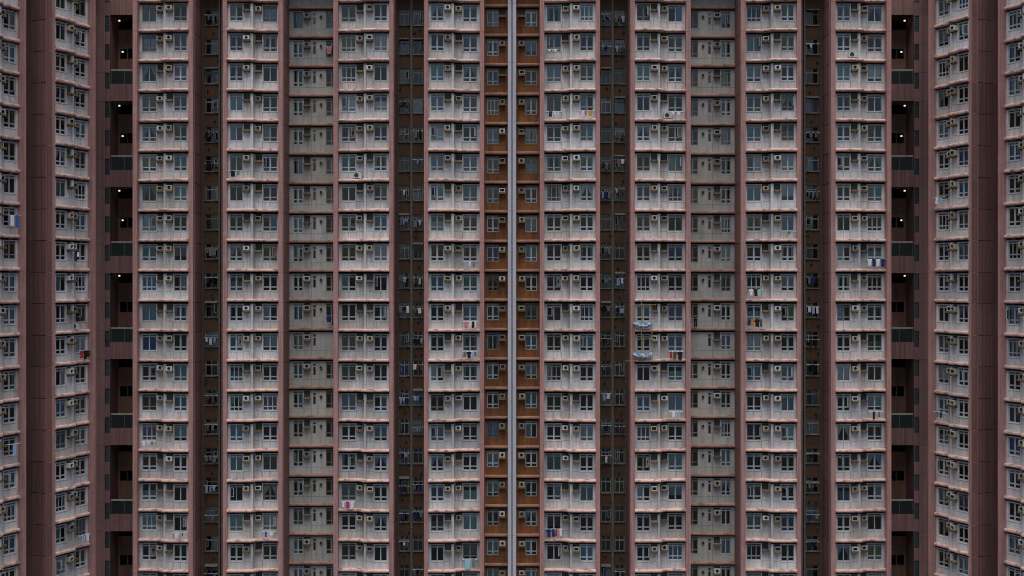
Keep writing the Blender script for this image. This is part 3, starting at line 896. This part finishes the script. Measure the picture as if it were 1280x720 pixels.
hang(1, -1, "far", 15, [("white", T, .2, .5), ("magenta", T, .30, .62), ("white", T, .26, .66)], "with a magenta towel on a bay beside the grey recess")
hang(0, -1, "far", 7, [("pale blue", T, .2, .4), ("white", T, .16, .45), ("grey", T, .2, .5)], "in pale scraps beside the orange recess")
hang(0, 1, "far", 2, [("navy", T, .3, .5), ("white", T, .2, .3), ("white", T, .14, .35)], "next to a short navy towel by the orange recess")
hang(0, 1, "near", 2, [("white", T, .2, .5), ("pink", T, .14, .4), ("mustard", S, .4, .5)], "next to a mustard shirt by the orange recess")
hang(0, 1, "far", 0, [("white", T, .22, .2), ("white", T, .14, .16), ("white", T, .26, .2), ("grey", T, .16, .2)], "as a row of small white pieces by the orange recess", dz=-1.75)
hang(2, -1, "near", 4, [("black", T, .4, .55), ("grey", T, .2, .4)], "with a black towel on a bay by the grey recess")
hang(2, -1, "far", 16, [("blue", T, .2, .5), ("white", T, .3, .35)], "with a small blue towel on a bay by the grey recess")
hang(3, -1, "far", 13, [("white", T, .3, .35), ("white", T, .2, .25), ("grey", T, .16, .3)], "in white scraps on the bay beside the stair landings")
hang(3, -1, "near", 16, [("white", S, .36, .5), ("red", T, .1, .3)], "with a red strip on the bay beside the stair landings")
hang(2, 1, "near", 6, [("grey", T, .3, .3)], "alone on the bay by the grey recess")
hang(1, 1, "far", 12, [("white", T, .3, .5), ("pale blue", T, .2, .4)], "below the scaffold bay's lower windows")
hang(3, 1, "far", 12, [("black", T, .18, .7), ("grey", T, .16, .5)], "with a long black towel beside the stair landings")
hang(1, 1, "far", 2, [("white", T, .25, .3), ("white", T, .3, .3)], "high on the bay that carries the scaffold")
laundry(WL, -BW + BW - FWC, FAR, LZ(10) - 1.72, [("red", S, .46, .66), ("black", P, .36, .8), ("black", T, .3, .6), ("brown", T, .2, .5)], "on a wing bay beside a red shirt", L=1.5)
laundry(WL, -2.55, 0.0, LZ(7) - 1.2, [("navy", P, .30, .80), ("white", T, .2, .4)], "on a wing bay near its middle rib", L=.7)
laundry(WL, -FWC, FAR, LZ(16) - 1.72, [("pale blue", S, .46, .62), ("white", S, .40, .66)], "on a wing bay, pale blue beside white")
laundry(WL, -8.35 - FWC, FAR, LZ(6) - 1.0, [("white", T, .4, .9), ("blue", T, .36, 1.0)], "on the outer wing bay, blue beside white")
laundry(WL, -8.35 - FWC, FAR, LZ(13) - 0.9, [("pale blue", T, .4, 1.0)], "on the outer wing bay as one long piece")
laundry(WR, FWC, FAR, LZ(5) - 1.72, [("white", T, .3, .6), ("pale blue", T, .25, .5)], "on a wing bay beside the stair landings")
laundry(WR, FWC, FAR, LZ(12) - 1.72, [("grey", S, .4, .5), ("navy", T, .25, .5)], "on a wing bay, grey beside navy")
x = GX0 + GW - 3.95
laundry(FRONT, x, RD, LZ(9) - 1.75, [("grey", T, .36, .45), ("black", P, .3, .8)], "on the grey recess beside black trousers", L=.9)
laundry(FRONT, -x, RD, LZ(0) - 1.0, [("lilac" if "lilac" in CLOTHM else "pink", S, .5, .7), ("black", T, .3, .8)], "on the grey recess as a pink and black pair", L=.95)
laundry(FRONT, -x, RD, LZ(9) - 1.5, [("navy", T, .4, .6), ("black", T, .2, .9)], "on the grey recess with a long black towel", L=.9)
# washing inside the dark recesses
rnd = random.Random(5)
for (cx, ww, z, k, t_) in CLUTTER:
    if not (-1 <= k <= 18) or rnd.random() > 0.55: continue
    items = []
    for _ in range(rnd.choice([1, 2, 3, 3])):
        items.append((rnd.choice(["grey", "grey", "grey", "brown", "brown", "pale blue", "navy", "black", "black", "white"]), rnd.choice([T, T, S, P]), rnd.uniform(.16, .34), rnd.uniform(.35, .7)))
    names = " and ".join(sorted({i[0] for i in items})[:2])
    laundry(FRONT, cx, RD, z - rnd.uniform(.55, 1.0), items, f"at {'paired' if t_ == 'two' else 'single'} brown recess window, {('one piece', 'two pieces', 'three pieces')[len(items) - 1]}: {names}", L=round(ww + .05, 2), out=0.42)

# ------------------------------------------------------------------ split-unit condensers on the ledges
def cond_casing():
    b = MB(); w, h, y0, y1 = .40, .52, -.16, .14
    b.quad((-w, y0, 0), (-w, y1, 0), (-w, y1, h), (-w, y0, h)); b.quad((w, y0, 0), (w, y0, h), (w, y1, h), (w, y1, 0))
    b.quad((-w, y0, h), (-w, y1, h), (w, y1, h), (w, y0, h)); b.quad((-w, y0, 0), (w, y0, 0), (w, y1, 0), (-w, y1, 0)); b.quad((-w, y1, 0), (w, y1, 0), (w, y1, h), (-w, y1, h))
    n = 20; cx, cz, r = -.10, .27, .21
    inn = [(cx + r * math.cos(2 * math.pi * k / n), cz + r * math.sin(2 * math.pi * k / n)) for k in range(n)]; out = []
    for k in range(n):
        a = 2 * math.pi * k / n; c, s = math.cos(a), math.sin(a); m = max(abs(c), abs(s)); out.append((w * c / m, h / 2 + h / 2 * s / m))
    for k in range(n):
        j = (k + 1) % n
        b.quad((out[k][0], y0, out[k][1]), (out[j][0], y0, out[j][1]), (inn[j][0], y0, inn[j][1]), (inn[k][0], y0, inn[k][1]))
        b.quad((inn[k][0], y0, inn[k][1]), (inn[j][0], y0, inn[j][1]), (inn[j][0], y0 + .06, inn[j][1]), (inn[k][0], y0 + .06, inn[k][1]))
    for x in (-.3, .25): b.box(x, x + .05, y0, y1, -.05, 0)
    return b.mesh("condenser_casing", [ACC["white"]])
def cond_fan():
    b = MB(); n = 16; c = 0; cx, cz, r, y = -.10, .27, .21, -.105
    b.v.append((cx, y, cz)); b.v += [(cx + r * math.cos(2 * math.pi * k / n), y, cz + r * math.sin(2 * math.pi * k / n)) for k in range(n)]
    for k in range(n): b.f.append((0, 1 + k, 1 + (k + 1) % n)); b.i.append(0)
    for k in range(3):
        a = k * 2.1; b.quad((cx, y - .02, cz), (cx + .19 * math.cos(a), y - .03, cz + .19 * math.sin(a)), (cx + .19 * math.cos(a + .9), y - .01, cz + .19 * math.sin(a + .9)), (cx + .04 * math.cos(a + 1.2), y - .01, cz + .04 * math.sin(a + 1.2)), 1)
    return b.mesh("condenser_fan", [BLACK, METAL])
CC, CF = cond_casing(), cond_fan()
def condenser(fr, x, y, z, label):
    o = bpy.data.objects.new("condenser_unit", None); COL.objects.link(o); p = fr.p(x, y, z); o.location = p; o.rotation_euler = (0, 0, fr.a)
    obj("casing", CC, o); obj("fan", CF, o); tag(o, label, "condenser", "white condenser units standing on ledges")
top = 0.5 * 0.29 + 0.05
condenser(FRONT, -CENT[1] - BW / 2 + 1.75, FAR - .17, LZ(5) + top, "white condenser unit on the ledge of the bay between grey and two-window recesses")
condenser(FRONT, CENT[1] + 0.75, FAR - .17, LZ(3) + top, "white condenser unit on a ledge of the scaffold bay")
condenser(WL, -1.9, FAR - .17, LZ(10) + top, "white condenser unit on a ledge of an angled wing bay")
condenser(FRONT, CENT[3] - .75, -.17, LZ(1) + top, "white condenser unit on a ledge beside the stair landings")

# ------------------------------------------------------------------ small bamboo scaffold on one bay
so = bpy.data.objects.new("scaffold", None); COL.objects.link(so)
sx, sz = CENT[1] - BW / 2, LZ(11)
so.location = (sx, 118, sz)
tag(so, "small bamboo scaffold with two sagging blue and white catch sheets", "scaffold")
def pole(p, q, r=.035):
    b = MB(); b.tube(p, q, r, 6); obj("pole", b.mesh("pole", [BAMBOO]), so)
for x in (-.12, .55, 1.55):
    pole((x, -.62, .1), (x + random.uniform(-.04, .04), -.60, 5.5 if x < 1 else 5.1))
for z, xa, xb in ((5.05, -.5, 1.9), (3.9, -.3, 1.75), (1.95, -.3, 1.75), (.62, -.3, 1.75), (-.02, -.95, 1.7)):
    pole((xa, -.66, z), (xb, -.66, z + random.uniform(-.05, .05)), .03)
for x in (-.1, 1.5):
    for z in (3.6, .3): pole((x, -.7, z), (x, .0, z - .02), .03)
def sheet_mesh():
    b = MB(); nx, ny = 12, 6; g = {}
    for i in range(nx + 1):
        for j in range(ny + 1):
            u, v = i / nx, j / ny
            sag = -.42 * (math.sin(math.pi * min(1, max(0, u))) ** .6) * (math.sin(math.pi * (v * .8 + .1)) ** .7) + .03 * math.sin(u * 17 + v * 9)
            g[i, j] = (-.2 + 1.75 * u, -.75 + .62 * v, .62 * (1 - v) * 0 + sag)
    for i in range(nx):
        for j in range(ny): b.quad(g[i, j], g[i + 1, j], g[i + 1, j + 1], g[i, j + 1])
    n = len(b.f)
    for i in range(nx): a, c = g[i, 0], g[i + 1, 0]; b.quad(a, c, (c[0], c[1] - .01, c[2] + .30 + .04 * math.sin(c[0] * 9)), (a[0], a[1] - .01, a[2] + .30 + .04 * math.sin(a[0] * 9)))
    return b.mesh("catch_sheet", [SHEET])
SHM = sheet_mesh()
obj("catch_sheet", SHM, so, (0, 0, 3.35)); obj("catch_sheet", SHM, so, (0, 0, .55))
print("AC individuals", AC_COUNT, "objects", len(bpy.data.objects))
